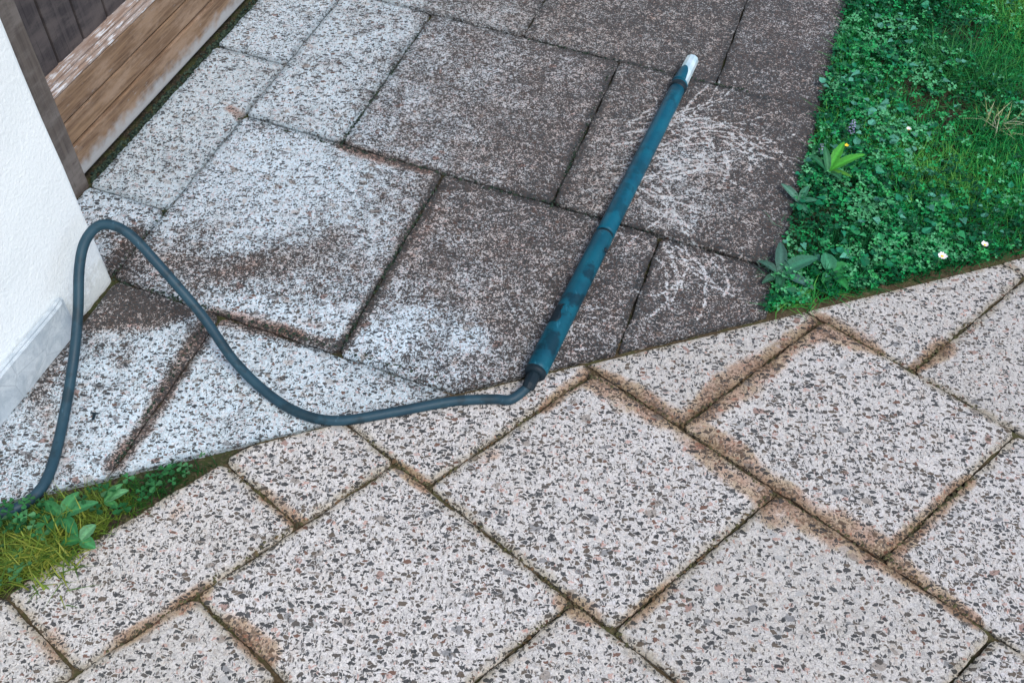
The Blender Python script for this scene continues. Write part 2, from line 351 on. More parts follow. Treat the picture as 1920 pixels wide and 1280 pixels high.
def masks_lo(P):
    u, v = proj(np.column_stack([P, np.zeros(len(P))]))
    R = np.full(len(P), .0)+.12*np.clip((700-u)/500, 0, 1)
    G = np.zeros(len(P))
    for pts, wid, k in (([(1105, 705), (1180, 745), (1290, 800)], [.022, .030, .022], 1), ([(1290, 805), (1370, 865), (1445, 925)], [.028, .034, .028], 1),
                        ([(1445, 925), (1540, 975), (1660, 1040)], [.026, .034, .026], 1), ([(1660, 1045), (1740, 1100), (1830, 1165)], [.022, .018, .012], .9),
                        ([(1290, 790), (1400, 705), (1470, 655)], [.018, .036, .022], .95), ([(1470, 655), (1540, 612), (1620, 645), (1650, 660)], [.022, .03, .028, .01], .95),
                        ([(1715, 690), (1770, 650)], [.010, .022], .9), ([(1665, 1040), (1760, 950), (1818, 900)], [.016, .016, .012], .7), ([(1020, 765), (1080, 715)], [.012, .014], .7),
                        ([(1060, 1125), (1110, 1155)], [.018, .018], .9), ([(430, 1160), (495, 1222)], [.012, .022], .95), ([(740, 870), (800, 910)], [.010, .014], .7),
                        ([(1180, 1165), (1300, 1060)], [.012, .012], .65), ([(205, 1215), (380, 1110)], [.012, .018], .65), ([(500, 930), (560, 980)], [.014, .014], .6),
                        ([(58, 1160), (110, 1222)], [.02, .02], .45), ([(930, 850), (900, 860)], [.012, .012], .5), ([(350, 950), (330, 960)], [.01, .012], .55), ([(1445, 930), (1460, 960)], [.03, .03], .7)):
        G = np.maximum(G, np.minimum(1, 1.25*stain(P, pts, [q*1.38 for q in wid]))*k)
    nn = np.array([noise.noise(Vector((x*16, y*16, 2.))) for x, y in P]); G = np.clip(G*(.98+.8*nn), 0, 1)
    return R, G, np.zeros(len(P))

slabs_up = []
def row(t0, t1, joints):
    for a, b in zip(joints[:-1], joints[1:]): slabs_up.append((a, b, t0, t1))
EDGE = 1.194
row(.515, 1.03, [0, .237, .721, EDGE]); row(0, .515, [0, .48, .953, EDGE]); row(-.515, 0, [0.012, .241, .72, EDGE])
row(1.03, 1.545, [0, .475, .952, EDGE]); row(1.545, 2.06, [0, .237, .715, EDGE]); row(2.06, 2.575, [0, .48, .952, EDGE]); row(-1.03, -.515, [.012, .48, .96, EDGE])
for a, b in zip([0.004, .195, .711, 1.226, 1.741, 2.256], [.195, .711, 1.226, 1.741, 2.256, 2.575]): slabs_up.append((-.186, 0, a, b))
paving('pavement', slabs_up, MU, OU, 1, m_up, .0019, .0062, masks_up, 'grimy half washed aggregate slabs between the wooden door and the lawn')
slabs_lo = []
def row2(c0, c1, joints):
    for a, b in zip(joints[:-1], joints[1:]): slabs_lo.append((a, b, c0, c1))
row2(-.190, .184, [.006, .383, .76, 1.137]); row2(.184, .562, [-.176, .076, .455, .83, 1.2]); row2(.562, .945, [-.12, .259, .642, 1.02, 1.3])
row2(.945, 1.32, [.06, .442, .82, 1.2, 1.5]); row2(1.32, 1.7, [.26, .642, 1.02, 1.4]); row2(-.567, -.190, [.006, .197, .57, .95]); row2(-.94, -.567, [.006, .383, .76])
for a, b in ((-.004, .184), (-.376, -.004), (-.75, -.376), (-1.1, -.75)): slabs_lo.append((-.180, .006, a, b))
paving('patio', slabs_lo, ML, OL, -1, m_lo, .0021, .0062, masks_lo, 'clean pale aggregate slabs with brown silt left along their joints')

# ---------------------------------------------------------------- lawns
def leafmat(name, rough=.5, trans=.25):
    n = N(name); a = n.attr('tint').outputs['Color']
    c = n.mix(n.step(n.noise(260, 3, .6).outputs['Fac'], .3, .7), n.mix(1.0, a, (.72, .76, .7), 'MULTIPLY'), a)
    m = n.fin(c, rough, .22); n.b.inputs['Subsurface Weight'].default_value = 0
    tr = n.t.nodes.new('ShaderNodeBsdfTranslucent'); mx = n.t.nodes.new('ShaderNodeMixShader'); mx.inputs[0].default_value = trans
    n.t.links.new(c, tr.inputs[0]); n.t.links.new(n.b.outputs[0], mx.inputs[1]); n.t.links.new(tr.outputs[0], mx.inputs[2])
    n.t.links.new(mx.outputs[0], n.t.nodes['Material Output'].inputs['Surface']); return m
m_leaf = leafmat('leaf_green'); m_blade = leafmat('grass_green', .55, .3)
def patchy(P, sc, seed=0.0):
    return np.array([noise.noise(Vector((x*sc, y*sc, seed))) for x, y in P])
def blades(P, length, width, cols, lean=.5, flat=None):
    k = len(P); az = rng.uniform(0, 2*np.pi, k); ln = length*rng.uniform(.6, 1.35, k); le = np.clip(rng.normal(lean, .25, k), .05, 1.35)
    if flat is not None: le = le+flat
    d = np.stack([np.cos(az), np.sin(az)], 1); q = np.stack([-d[:, 1], d[:, 0]], 1); wd = width*rng.uniform(.7, 1.3, k)
    V = np.zeros((k, 7, 3)); C = np.zeros((k, 7, 3))
    for j, f in enumerate((0, .4, .75, 1.0)):
        h = ln*(f - .35*f*f*le); o = ln*le*f**1.6*.9
        c = np.column_stack([P[:, :2]+d*o[:, None], P[:, 2]+h*np.clip(1-.45*le, .15, 1)])
        ww = wd*(1-f**1.5)*.5
        if j < 3:
            V[:, 2*j] = c+np.column_stack([q*ww[:, None], 0*ww]); V[:, 2*j+1] = c-np.column_stack([q*ww[:, None], 0*ww])
        else: V[:, 6] = c
        for jj in ((2*j, 2*j+1) if j < 3 else (6,)): C[:, jj] = cols
    b = np.arange(k)*7
    F = [np.stack([b, b+1, b+3, b+2], 1).tolist(), np.stack([b+2, b+3, b+5, b+4], 1).tolist(), np.stack([b+4, b+5, b+6], 1).tolist()]
    return V.reshape(-1, 3), F[0]+F[1]+F[2], C.reshape(-1, 3)
LF = np.array([(0, 0), (.30, .22), (.72, .46), (1.0, .26), (.93, 0), (1.0, -.26), (.72, -.46), (.30, -.22)])
def clover(P, size, cols, nl=3):
    k = len(P); V, F, C = [], [], []; az0 = rng.uniform(0, 2*np.pi, k); tilt = rng.uniform(-.35, .6, k); taz = rng.uniform(0, 2*np.pi, k); sz = size*rng.uniform(.55, 1.4, k)
    nx, ny = np.sin(tilt)*np.cos(taz), np.sin(tilt)*np.sin(taz)
    base = 0
    for l in range(nl):
        a = az0+l*2*np.pi/nl+rng.normal(0, .12, k); d = np.stack([np.cos(a), np.sin(a)], 1); q = np.stack([-d[:, 1], d[:, 0]], 1)
        loc = LF[None, :, :]*sz[:, None, None]
        xy = d[:, None, :]*loc[:, :, :1]+q[:, None, :]*loc[:, :, 1:]
        z = -(xy[:, :, 0]*nx[:, None]+xy[:, :, 1]*ny[:, None])+np.abs(loc[:, :, 1])*.45-.12*loc[:, :, 0]**2/sz[:, None]
        v = np.concatenate([xy+P[:, None, :2], (z+P[:, None, 2])[:, :, None]], 2)
        V.append(v.reshape(-1, 3)); b = np.arange(k)*8+base; base += k*8
        F += np.stack([b, b+1, b+2, b+3, b+4], 1).tolist()+np.stack([b, b+4, b+5, b+6, b+7], 1).tolist()
        cc = np.repeat((cols*rng.uniform(.8, 1.2, (k, 1)))[:, None, :], 8, 1); cc[:, 0] *= 1.35; cc[:, 4] *= 1.1; C.append(cc.reshape(-1, 3))
    return np.vstack(V), F, np.vstack(C)
def pick(k, pal, wts, val):                # palette colours clumped by a noise value
    pal = np.array(pal); idx = np.clip(((val*1.6+.5)*len(pal)+rng.normal(0, wts, k)), 0, len(pal)-1).astype(int)
    return pal[idx]*rng.uniform(.75, 1.25, (k, 1))
def stuff(name, V, F, C, mat, label):
    me = mesh(name, V, F); attr(me, 'tint', C)
    return tag(link(name, me, mat), label, name, kind='stuff')
# upper lawn
def sample_up(k, s0, s1, t0, t1):
    s = rng.uniform(s0, s1, k); t = rng.uniform(t0, t1, k); P = OU+(MU@np.stack([s, t])).T
    ok = seam(P) > .012; return P[ok], s[ok]
G_UP = [(.004, .12, .032), (.008, .20, .050), (.014, .28, .070), (.04, .35, .07), (.13, .40, .08)]
P1, s1 = sample_up(150000, EDGE+.006, 2.5, -.1, 2.6); P2, s2 = sample_up(9000, 2.3, 3.8, -.3, 3.4)
P = np.vstack([P1, P2]); v = patchy(P, 2.6, 3.1); hgt = patchy(P, 6, 9.0)
far = P[:, 0]; keep = rng.uniform(0, 1, len(P)) < np.clip(.75+.9*hgt+.5*(v > .05), .35, 1); P, v, hgt = P[keep], v[keep], hgt[keep]
Z = np.full((len(P), 1), -.012)
Vb, Fb, Cb = blades(np.hstack([P, Z]), .044+.016*hgt, .0030, pick(len(P), G_UP, .9, v), .75)
stuff('grass', Vb, Fb, Cb, m_blade, 'deep green tangled lawn grass along the right edge of the grimy slabs')
P1, s1 = sample_up(62000, EDGE-.006, 2.4, -.1, 2.6); P2, s2 = sample_up(4000, 2.3, 3.6, -.3, 3.4); P = np.vstack([P1, P2])
v = patchy(P, 4.5, 17.0); u_, v_ = proj(np.hstack([P, np.zeros((len(P), 1))]))
dens = np.clip(.5+1.0*v+.35*((v_ > 300) & (u_ > 1430)), .12, 1); keep = rng.uniform(0, 1, len(P)) < dens*np.clip(1.15-(u_-1640)/260, .3, 1); P, v = P[keep], v[keep]
lump = patchy(P, 14, 4.0)
Z = (.012+.018*lump+rng.uniform(-.012, .012, len(P)))[:, None]
C_UP = [(.002, .09, .035), (.006, .19, .06), (.014, .30, .09), (.045, .36, .11), (.10, .40, .19)]
Vc, Fc, Cc = clover(np.hstack([P, Z]), .0072, pick(len(P), C_UP, 1.9, patchy(P, 9, 30.)))
kb = rng.uniform(0, 1, len(P)) < .10; Pb = np.hstack([P[kb], Z[kb]+.006]); Vd, Fd, Cd = clover(Pb, .0150, pick(len(Pb), [(.006, .15, .07), (.02, .24, .13), (.04, .30, .12), (.08, .30, .22)], 1.4, patchy(P[kb], 6, 3.)), 1)
Fd = [tuple(i+len(Vc) for i in f) for f in Fd]; Vc = np.vstack([Vc, Vd]); Fc = Fc+Fd; Cc = np.vstack([Cc, Cd])
stuff('clover', Vc, Fc, Cc, m_leaf, 'bluish green clover and broad leaves growing through the right-hand lawn')
# lower lawn (left corner)
def sample_lo(k, d0, d1, c0, c1):
    d = rng.uniform(d0, d1, k); c = rng.uniform(c0, c1, k); P = OL+(ML@np.stack([d, c])).T
    return P[seam(P) < -.012]
P = sample_lo(60000, -.95, -.186, -1.0, .25); u_, v_ = proj(np.hstack([P, np.zeros((len(P), 1))]))
v = patchy(P, 5, 51.); bare = np.clip((u_-270)/120, 0, .6)*(v_ < 1000); keep = rng.uniform(0, 1, len(P)) > bare; P, v, u_, v_ = P[keep], v[keep], u_[keep], v_[keep]
yel = np.clip((190-u_)/70, 0, 1)*np.clip((v_-960)/50, 0, 1)
cols = pick(len(P), [(.012, .075, .015), (.03, .12, .02), (.06, .15, .025), (.13, .20, .03)], .8, v); cols = cols*(1-yel[:, None])+yel[:, None]*np.array([.15, .22, .03])*rng.uniform(.5, 1.2, (len(P), 1))
Vb, Fb, Cb = blades(np.hstack([P, np.full((len(P), 1), -.012)]), .036, .0024, cols, .8)
stuff('grass', Vb, Fb, Cb, m_blade, 'yellow green lawn grass at the left corner of the clean slabs')
P = sample_lo(12000, -.95, -.188, -1.0, .25); u_, v_ = proj(np.hstack([P, np.zeros((len(P), 1))]))
v = patchy(P, 7, 77.); keep = (rng.uniform(0, 1, len(P)) < np.clip(.5+1.5*v, .1, 1)) & ~((u_ > 230) & (rng.uniform(0, 1, len(P)) < .35)) & ~((u_ < 130) & (v_ > 1000) & (rng.uniform(0, 1, len(P)) < .8)); P, v = P[keep], v[keep]
Vc, Fc, Cc = clover(np.hstack([P, (.010+rng.uniform(-.01, .018, len(P)))[:, None]]), .0095, pick(len(P), [(.015, .10, .03), (.03, .15, .05), (.06, .20, .08)], .9, v))
stuff('clover', Vc, Fc, Cc, m_leaf, 'mid green clover leaves in the small left-hand lawn corner')

# ---------------------------------------------------------------- single plants
def leaf_geo(base, az, length, width, rise, droop, col, seg=9, wavy=.06, tipc=None):
    V, C, F = [], [], []; d = np.array([math.cos(az), math.sin(az), 0]); q = np.array([-d[1], d[0], 0]); ph = random.uniform(0, 6)
    for j in range(seg+1):
        f = j/seg; x = length*f*math.cos(rise*(1-f*.4)); z = length*(math.sin(rise)*f-droop*f*f)
        wd = width*.5*max(.06, math.sin(math.pi*min(1, f*.93+.04))**.75*(1-.25*f))*(1+wavy*math.sin(j*2.4+ph))
        c = np.array(base)+d*x+np.array([0, 0, z])
        for k in (-1, -.5, 0, .5, 1):
            V.append(c+q*wd*k+np.array([0, 0, abs(k)*wd*.35+(wavy*.03*math.sin(j*3+k*4+ph))*width]))
            C.append(np.array(col)*(1.55 if k == 0 else (.95 if abs(k) == .5 else 1.05)))
    for j in range(seg):
        for k in range(4):
            a = j*5+k; F.append((a, a+1, a+6, a+5))
    return V, F, C
def rosette(name, u, v, leaves, label, cat, extra=None, group=None, z=0.0):
    o = empty(name, at(u, v, z)); tag(o, label, cat, group)
    for (az, ln, wd, rise, droop, col) in leaves:
        V, F, C = leaf_geo(at(u, v, z+(.016 if name == 'broadleaf_weed' else (.007 if u > 1000 else .002))), math.radians(az)+.12*math.sin(az), ln*1.05, wd*1.05, rise, droop, col)
        me = mesh('leaf', V, F, True); attr(me, 'tint', C); lf = link('leaf', me, m_leaf); child(lf, o)
    return o
BR, TE, GG = (.07, .36, .045), (.05, .20, .12), (.10, .24, .18)
rosette('broadleaf_weed', 1552, 322, [(52, .075, .022, .75, .3, BR), (22, .085, .023, .6, .3, BR), (-20, .05, .014, .5, .35, (.07, .24, .03)), (150, .05, .02, .7, .3, (.02, .13, .06)),
        (95, .05, .018, .9, .2, (.03, .16, .07)), (-60, .04, .016, .5, .3, (.03, .15, .07))], 'bright green broad leaved weed with two upright leaves near the slab edge', 'weed', z=.004)
rosette('pointed_weed', 1497, 380, [(120, .055, .020, .45, .3, GG), (60, .045, .017, .6, .3, TE), (-70, .04, .016, .5, .3, TE), (-10, .04, .016, .6, .3, TE)],
        'small weed with one pale pointed leaf overlapping the dark slab edge', 'weed', z=.0)
rosette('grey_green_weed', 1462, 515, [(85, .075, .026, .55, .35, (.06, .15, .12)), (20, .085, .034, .5, .35, (.045, .19, .12)), (-35, .07, .024, .4, .35, (.07, .17, .15)), (150, .05, .018, .5, .35, (.05, .13, .10)),
        (-95, .05, .02, .4, .35, (.03, .13, .07)), (-150, .045, .018, .35, .3, (.04, .12, .08))], 'spreading grey green weed with long leaves lapping onto the slabs', 'weed', z=.0)
rosette('round_leaf_weed', 1556, 512, [(100, .045, .034, .5, .3, (.05, .24, .13)), (30, .045, .030, .4, .3, (.03, .24, .07)), (-60, .05, .024, .35, .3, (.025, .22, .06)), (-120, .035, .02, .4, .3, (.025, .18, .06))],
        'low weed with rounded fresh green leaves below the grey green weed', 'weed', z=.004)
rosette('lobed_weed', 118, 968, [(75, .045, .024, .5, .4, (.06, .24, .09)), (20, .055, .024, .4, .3, (.045, .20, .08)), (-40, .05, .022, .4, .3, (.03, .17, .06)), (140, .04, .02, .5, .3, (.03, .15, .05)), (-110, .035, .018, .4, .3, (.03, .15, .05))],
        'leafy green weed in the left-hand lawn corner above the yellow grass', 'weed', z=.004)
rosette('seedling', 196, 940, [(20, .040, .020, .5, .3, (.11, .30, .14)), (50, .038, .016, .6, .3, (.07, .24, .09)), (-30, .03, .014, .5, .3, (.05, .2, .06))],
        'pale green seedling beside the bare soil of the left-hand lawn', 'weed', z=.004)
rosette('plantain', 152, 1012, [(60, .030, .024, .4, .3, (.12, .30, .15)), (-20, .028, .022, .3, .3, (.05, .22, .08)), (190, .03, .02, .3, .3, (.03, .16, .05))],
        'round leaved weed close to the clean slab edge', 'weed', z=.004)

n = N('petal_white'); m_petal = n.fin(n.mix(n.noise(300).outputs['Fac'], (.80, .80, .84), (.9, .88, .9)), .6)
n = N('pollen_yellow'); m_pollen = n.fin(n.mix(n.noise(900).outputs['Fac'], (.75, .48, .02), (.9, .66, .05)), .7)
n = N('stem_green'); m_stem = n.fin(n.mix(n.noise(200).outputs['Fac'], (.04, .14, .04), (.06, .2, .05)), .6)
n = N('petal_lilac'); m_lilac = n.fin(n.mix(n.noise(300).outputs['Fac'], (.22, .24, .42), (.36, .38, .55)), .6)
n = N('straw'); m_straw = n.fin(n.mix(n.noise(120).outputs['Fac'], (.36, .42, .20), (.66, .68, .48)), .6)
def tube(pts, radii, seg=12, cap=True):
    pts = [Vector(p) for p in pts]; V, F = [], []; up = Vector((0, 0, 1)); prev = None
    for i, p in enumerate(pts):
        d = (pts[min(i+1, len(pts)-1)]-pts[max(i-1, 0)]).normalized()
        if prev is None: x = d.cross(up); x = d.cross(Vector((1, 0, 0))) if x.length < .05 else x; x.normalize()
        else: x = (prev-d*prev.dot(d)).normalized()
        prev = x; y = d.cross(x); r = radii[i] if hasattr(radii, '__len__') else radii
        for k in range(seg): a = 2*math.pi*k/seg; V.append(p+(x*math.cos(a)+y*math.sin(a))*r)
    for i in range(len(pts)-1):
        for k in range(seg): a, b = i*seg+k, i*seg+(k+1) % seg; F.append((a, b, b+seg, a+seg))
    if cap: F.append(tuple(range(seg))[::-1]); F.append(tuple((len(pts)-1)*seg+k for k in range(seg)))
    return V, F
def daisy(u, v, size, label, closed=.35):
    z = .038; c = at(u, v, z); o = empty('daisy', (c[0], c[1], 0)); tag(o, label, 'daisy', 'daisies in the lawn')
    V, F = tube([(c[0]-.006, c[1]+.004, -.01), (c[0]-.002, c[1], .015), tuple(c)], .0008, 6); child(link('stem', mesh('stem', V, F, True), m_stem), o)
    V, F = [], []; npet = 17
    for k in range(npet):
        a = 2*math.pi*k/npet+random.uniform(-.08, .08); d = np.array([math.cos(a), math.sin(a), 0]); q = np.array([-d[1], d[0], 0]); b = len(V); r = size*random.uniform(.85, 1.1)
        for f, w_ in ((.2, .10), (.6, .20), (.92, .14), (1.0, .0)):
            p = c+d*r*f+np.array([0, 0, closed*r*f*f+.0006*(k % 2)])
            V += [p+q*r*w_, p-q*r*w_]
        F += [(b, b+1, b+3, b+2), (b+2, b+3, b+5, b+4), (b+4, b+5, b+7, b+6)]
    child(link('petals', mesh('petals', V, F, True), m_petal), o)
    bm = bmesh.new(); bmesh.ops.create_uvsphere(bm, u_segments=12, v_segments=8, radius=size*.3)
    for x in bm.verts: x.co = Vector((x.co.x+c[0], x.co.y+c[1], x.co.z*.5+c[2]+.0015))
    me = bpy.data.meshes.new('flower_centre'); bm.to_mesh(me); bm.free(); child(link('flower_centre', me, m_pollen), o)
daisy(1703, 244, .0055, 'small white daisy standing alone in the middle of the lawn', .9)
daisy(1766, 481, .0095, 'largest white daisy, near the lower edge of the lawn')
daisy(1846, 460, .0075, 'white daisy furthest to the right at the lawn edge', .6)
# bugle flower with a small yellow bloom beside it
def bugle(u, v, label, size=1.0, n_=26):
    b = at(u, v, -.01); o = empty('bugle_flower', tuple(b)); tag(o, label, 'wildflower', 'bugle flowers by the slab edge')
    top = b+np.array([0, .004, .05*size]); V, F = tube([tuple(b), tuple(top)], .0014, 6); child(link('stem', mesh('stem', V, F, True), m_stem), o)
    V, F = [], []
    for k in range(n_):
        f = k/n_; a = k*2.4; p = b+(top-b)*(.35+.65*f); d = np.array([math.cos(a), math.sin(a), 0]); q = np.array([-d[1], d[0], 0]); r = .011*size*(1-.5*f); s = len(V)
        V += [p, p+d*r*.6+q*r*.35+[0, 0, .003], p+d*r+[0, 0, .001], p+d*r*.6-q*r*.35+[0, 0, .003]]; F.append((s, s+1, s+2, s+3))
    child(link('petals', mesh('petals', V, F), m_lilac), o)
bugle(1590, 262, 'lilac bugle flower above the bright green weed'); bugle(1533, 300, 'smaller lilac bugle flower against the slab edge', .8, 18)
c = at(1587, 273, .03); o = empty('buttercup', (c[0], c[1], 0)); tag(o, 'tiny yellow flower beside the lilac bugle flower', 'wildflower')
V, F = tube([(c[0], c[1], -.01), tuple(c)], .0007, 6); child(link('stem', mesh('stem', V, F, True), m_stem), o)
V, F = [], []
for k in range(5):
    a = 2*math.pi*k/5; d = np.array([math.cos(a), math.sin(a), 0]); q = np.array([-d[1], d[0], 0]); b = len(V); r = .006
    V += [c, c+d*r*.5+q*r*.4+[0, 0, .001], c+d*r+[0, 0, .002], c+d*r*.5-q*r*.4+[0, 0, .001]]; F.append((b, b+1, b+2, b+3))
child(link('petals', mesh('petals', V, F), m_pollen), o)
# straw-coloured tuft by the right edge
def tuft(name, u, v, k, length, spread, mats, label, zz=-.01):
    b = at(u, v, 0); P = np.column_stack([b[0]+rng.normal(0, spread, k), b[1]+rng.normal(0, spread, k), np.full(k, zz)])
    V, F, C = blades(P, length, .0034, np.array(mats)[rng.integers(0, len(mats), k)]*rng.uniform(.8, 1.2, (k, 1)), .8)
    me = mesh(name, V, F); attr(me, 'tint', C); return tag(link(name, me, m_blade), label, 'grass tuft')
tuft('grass_tuft', 1868, 235, 60, .075, .016, [(.35, .42, .18), (.55, .58, .36), (.12, .25, .06), (.62, .66, .50)], 'pale straw coloured grass tuft at the right side of the lawn')
tuft('grass_tuft', 84, 1035, 420, .055, .028, [(.20, .28, .04), (.13, .22, .035), (.30, .34, .06), (.07, .15, .025)], 'yellow green grass tuft at the left corner of the clean slabs')
tuft('grass_tuft', 1800, 130, 420, .075, .06, [(.02, .16, .04), (.03, .2, .05), (.05, .24, .06)], 'thick tuft of long deep green grass in the top of the lawn')
tuft('grass_tuft', 1440, 505, 26, .045, .010, [(.10, .22, .16), (.2, .32, .24), (.05, .14, .08)], 'thin pale grass tuft growing out of the slab edge')
tuft('grass_tuft', 1470, 430, 22, .04, .010, [(.06, .16, .10), (.14, .26, .18)], 'sparse short grass tuft on the dark slab edge above the grey green weed')

# ---------------------------------------------------------------- house wall and door
def prism(corners, z0, z1):                # corners in (s, t)
    k = len(corners); V = [U(s, t, z0) for s, t in corners]+[U(s, t, z1) for s, t in corners]
    F = [tuple(range(k))[::-1], tuple(range(k, 2*k))]+[(i, (i+1) % k, k+(i+1) % k, k+i) for i in range(k)]
    return V, F
def bx(s0, s1, t0, t1, z0, z1, bev=.002, sub=0):
    V, F = prism([(s0, t0), (s1, t0), (s1, t1), (s0, t1)], z0, z1)
    bm = bmesh.new(); vs = [bm.verts.new(v) for v in V]
    for f in F: bm.faces.new([vs[i] for i in f])
    bmesh.ops.recalc_face_normals(bm, faces=bm.faces)
    if bev: bmesh.ops.bevel(bm, geom=bm.edges[:], offset=bev, segments=2, affect='EDGES', profile=.6)
    return bm
def done(name, bms, mat, parent=None):
    me = bpy.data.meshes.new(name); tot = bmesh.new()
    for b in (bms if isinstance(bms, list) else [bms]):
        t = bpy.data.meshes.new('t'); b.to_mesh(t); tot.from_mesh(t); b.free(); bpy.data.meshes.remove(t)
    tot.to_mesh(me); tot.free(); o = link(name, me, mat)
    if parent: child(o, parent)
    return o
ANG = math.radians(72.2)
def wood(name, base, dark, fade, paint=None, vertical=False, paint_amt=0.0, rough=.7):
    n = N(name); r = n.t.nodes.new('ShaderNodeVectorRotate'); r.rotation_type = 'Z_AXIS'; r.inputs['Angle'].default_value = -ANG
    n.t.links.new(n.pos, r.inputs['Vector']); p = r.outputs[0]          # x now runs along the door
    q = scaled(n, p, *((70, 70, 3) if vertical else (4, 60, 70)))
    g = n.noise(1.6, 5, .65, q, .5).outputs['Fac']; g2 = n.noise(6, 3, .6, q).outputs['Fac']
    c = n.mix(n.step(g, .3, .7), dark, base); c = n.mix(n.step(n.noise(9, 5, .7, scaled(n, p, 1, 3, 3)).outputs['Fac'], .42, .68), c, fade)
    c = n.mix(n.math('MULTIPLY', n.step(g2, .62, .72), .6), c, tuple(x*.4 for x in dark))
    if paint:
        z = n.t.nodes.new('ShaderNodeSeparateXYZ'); n.t.links.new(n.pos, z.inputs[0])
        f = n.step(n.math('ADD', g2, n.math('MULTIPLY', n.noise(35, 4, .6, p).outputs['Fac'], .6)), .95-paint_amt, 1.08-paint_amt)
        if name == 'weathered_rail_wood': f = n.math('MAXIMUM', f, n.step(n.math('ADD', z.outputs[2], n.math('MULTIPLY', n.noise(40, 3).outputs['Fac'], .05)), .04, .075, 1., 0.))
        c = n.mix(n.math('MULTIPLY', f, .85), c, paint)
    n.bump(n.math('ADD', g, g2), .35, .0015); return n.fin(c, rough, .3)
m_rail = wood('weathered_rail_wood', (.25, .165, .10), (.10, .060, .038), (.28, .20, .14), (.36, .385, .40), paint_amt=-.03)
m_plank = wood('dark_plank_wood', (.062, .055, .058), (.028, .026, .030), (.085, .075, .075), vertical=True)
m_jamb = wood('grey_brown_jamb_wood', (.125, .108, .095), (.07, .06, .055), (.16, .145, .135), vertical=True)
m_mould = wood('flaking_moulding_wood', (.33, .25, .20), (.20, .14, .11), (.36, .32, .30), (.66, .70, .74), paint_amt=.12)
n = N('white_render'); c = n.mix(n.step(n.noise(5, 4, .6).outputs['Fac'], .3, .75), (.80, .87, .89), (.74, .81, .83))
c = n.mix(n.math('MULTIPLY', n.step(n.noise(60, 4, .7).outputs['Fac'], .62, .75), .25), c, (.5, .56, .58)); z = n.t.nodes.new('ShaderNodeSeparateXYZ'); n.t.links.new(n.pos, z.inputs[0]); sp_ = n.step(n.math('SUBTRACT', n.math('MULTIPLY', n.noise(55, 5, .7).outputs['Fac'], .22), z.outputs[2]), .03, .09); c = n.mix(n.math('MULTIPLY', sp_, .45), c, (.36, .38, .34)); c = n.mix(n.math('MULTIPLY', n.step(n.noise(420, 3, .7).outputs['Fac'], .56, .66), .22), c, (.55, .62, .66)); n.bump(n.noise(160, 5, .65).outputs['Fac'], .6, .003); m_render = n.fin(c, .85, .2)
n = N('bare_plinth_render'); c = n.mix(n.step(n.noise(24, 5, .65, dist=1.).outputs['Fac'], .35, .65), (.36, .43, .48), (.50, .57, .61))
c = n.mix(n.math('MULTIPLY', n.step(n.voro(9, feature='DISTANCE_TO_EDGE').outputs['Distance'], .012, .0), .4), c, (.25, .30, .34)); n.bump(n.noise(90, 5, .7).outputs['Fac'], .6, .003); m_plinth = n.fin(c, .85, .2)
n = N('dark_moss'); c = n.mix(n.step(n.noise(160, 3).outputs['Fac'], .4, .65), (.015, .028, .024), (.05, .075, .05)); n.bump(n.noise(200, 4).outputs['Fac'], 1., .004); m_moss = n.fin(c, .95, .1)

wall = empty('house_wall', U(0, -.2)); tag(wall, 'white rendered house wall corner standing on the slabs behind the hose', 'wall')
def wall_mesh():                            # L-shaped return wall with a softly worn corner, finely cut so the foot can be uneven
    bm = bx(-.9, 0, -3.0, 0, -.03, 2.5, .006)
    bmesh.ops.subdivide_edges(bm, edges=[e for e in bm.edges if e.calc_length() > 1.0], cuts=24, use_grid_fill=True)
    for v in bm.verts:
        if v.co.z > -.02: k = .0018*noise.noise(v.co*9); v.co.x += k; v.co.y += k
    return bm
done('render_coat', wall_mesh(), m_render, wall)
V, F = prism([(0, -3.0), (.017, -3.0), (.017, -.150), (.014, -.128), (0, -.118)], -.012, .082)
bm = bmesh.new(); vs = [bm.verts.new(v) for v in V]
for f in F: bm.faces.new([vs[i] for i in f])
bmesh.ops.recalc_face_normals(bm, faces=bm.faces); bmesh.ops.bevel(bm, geom=bm.edges[:], offset=.005, segments=3, affect='EDGES')
done('plinth', bm, m_plinth, wall)
# broken strip of render at the foot of the corner
V = []; F = []
for i in range(9):
    f = i/8; s = -.006-.05*f; w0 = .005+.004*math.sin(i*1.7)
    V += [U(s, .001, -.008), U(s, .001+w0+.003, -.008), U(s, .001, .03+.02*math.sin(i)), U(s, .001+w0*.6, .028+.02*math.sin(i))]
for i in range(8):
    a = i*4; F += [(a, a+4, a+6, a+2), (a+2, a+6, a+7, a+3), (a+3, a+7, a+5, a+1)]
child(link('corner_patch', mesh('corner_patch', V, F), m_render), wall)

door = empty('wooden_door', U(-.22, .5)); tag(door, 'weathered wooden plank door with brown boarded bottom rail beside the white wall', 'door')
T0, T1, SF = .207, 1.30, -.206
jb = done('jamb', bx(-.40, SF+.012, .002, T0-.002, -.02, 2.12, .003), m_jamb, door)
done('jamb', bx(-.40, SF+.012, T1+.002, T1+.12, -.02, 2.12, .003), m_jamb, door)
done('lintel', bx(-.40, SF+.012, T0, T1, 2.0, 2.12, .003), m_jamb, door)
lowb = done('drip_board', bx(-.235, SF, T0, T1, .006, .076, .004), m_rail, door)
done('rail_board', [bx(-.235, SF-.004, T0, T1, .081, .131, .003)], m_rail, door)
done('rail_board', bx(-.237, SF-.003, T0, T1, .1355, .193, .003), m_rail, door)
done('moulding', [bx(-.237, SF-.001, T0, T1, .1955, .203, .002), bx(-.24, SF-.007, T0, T1, .2045, .2105, .002), bx(-.243, SF-.013, T0, T1, .212, .218, .002)], m_mould, door)
pl = []; t = T0
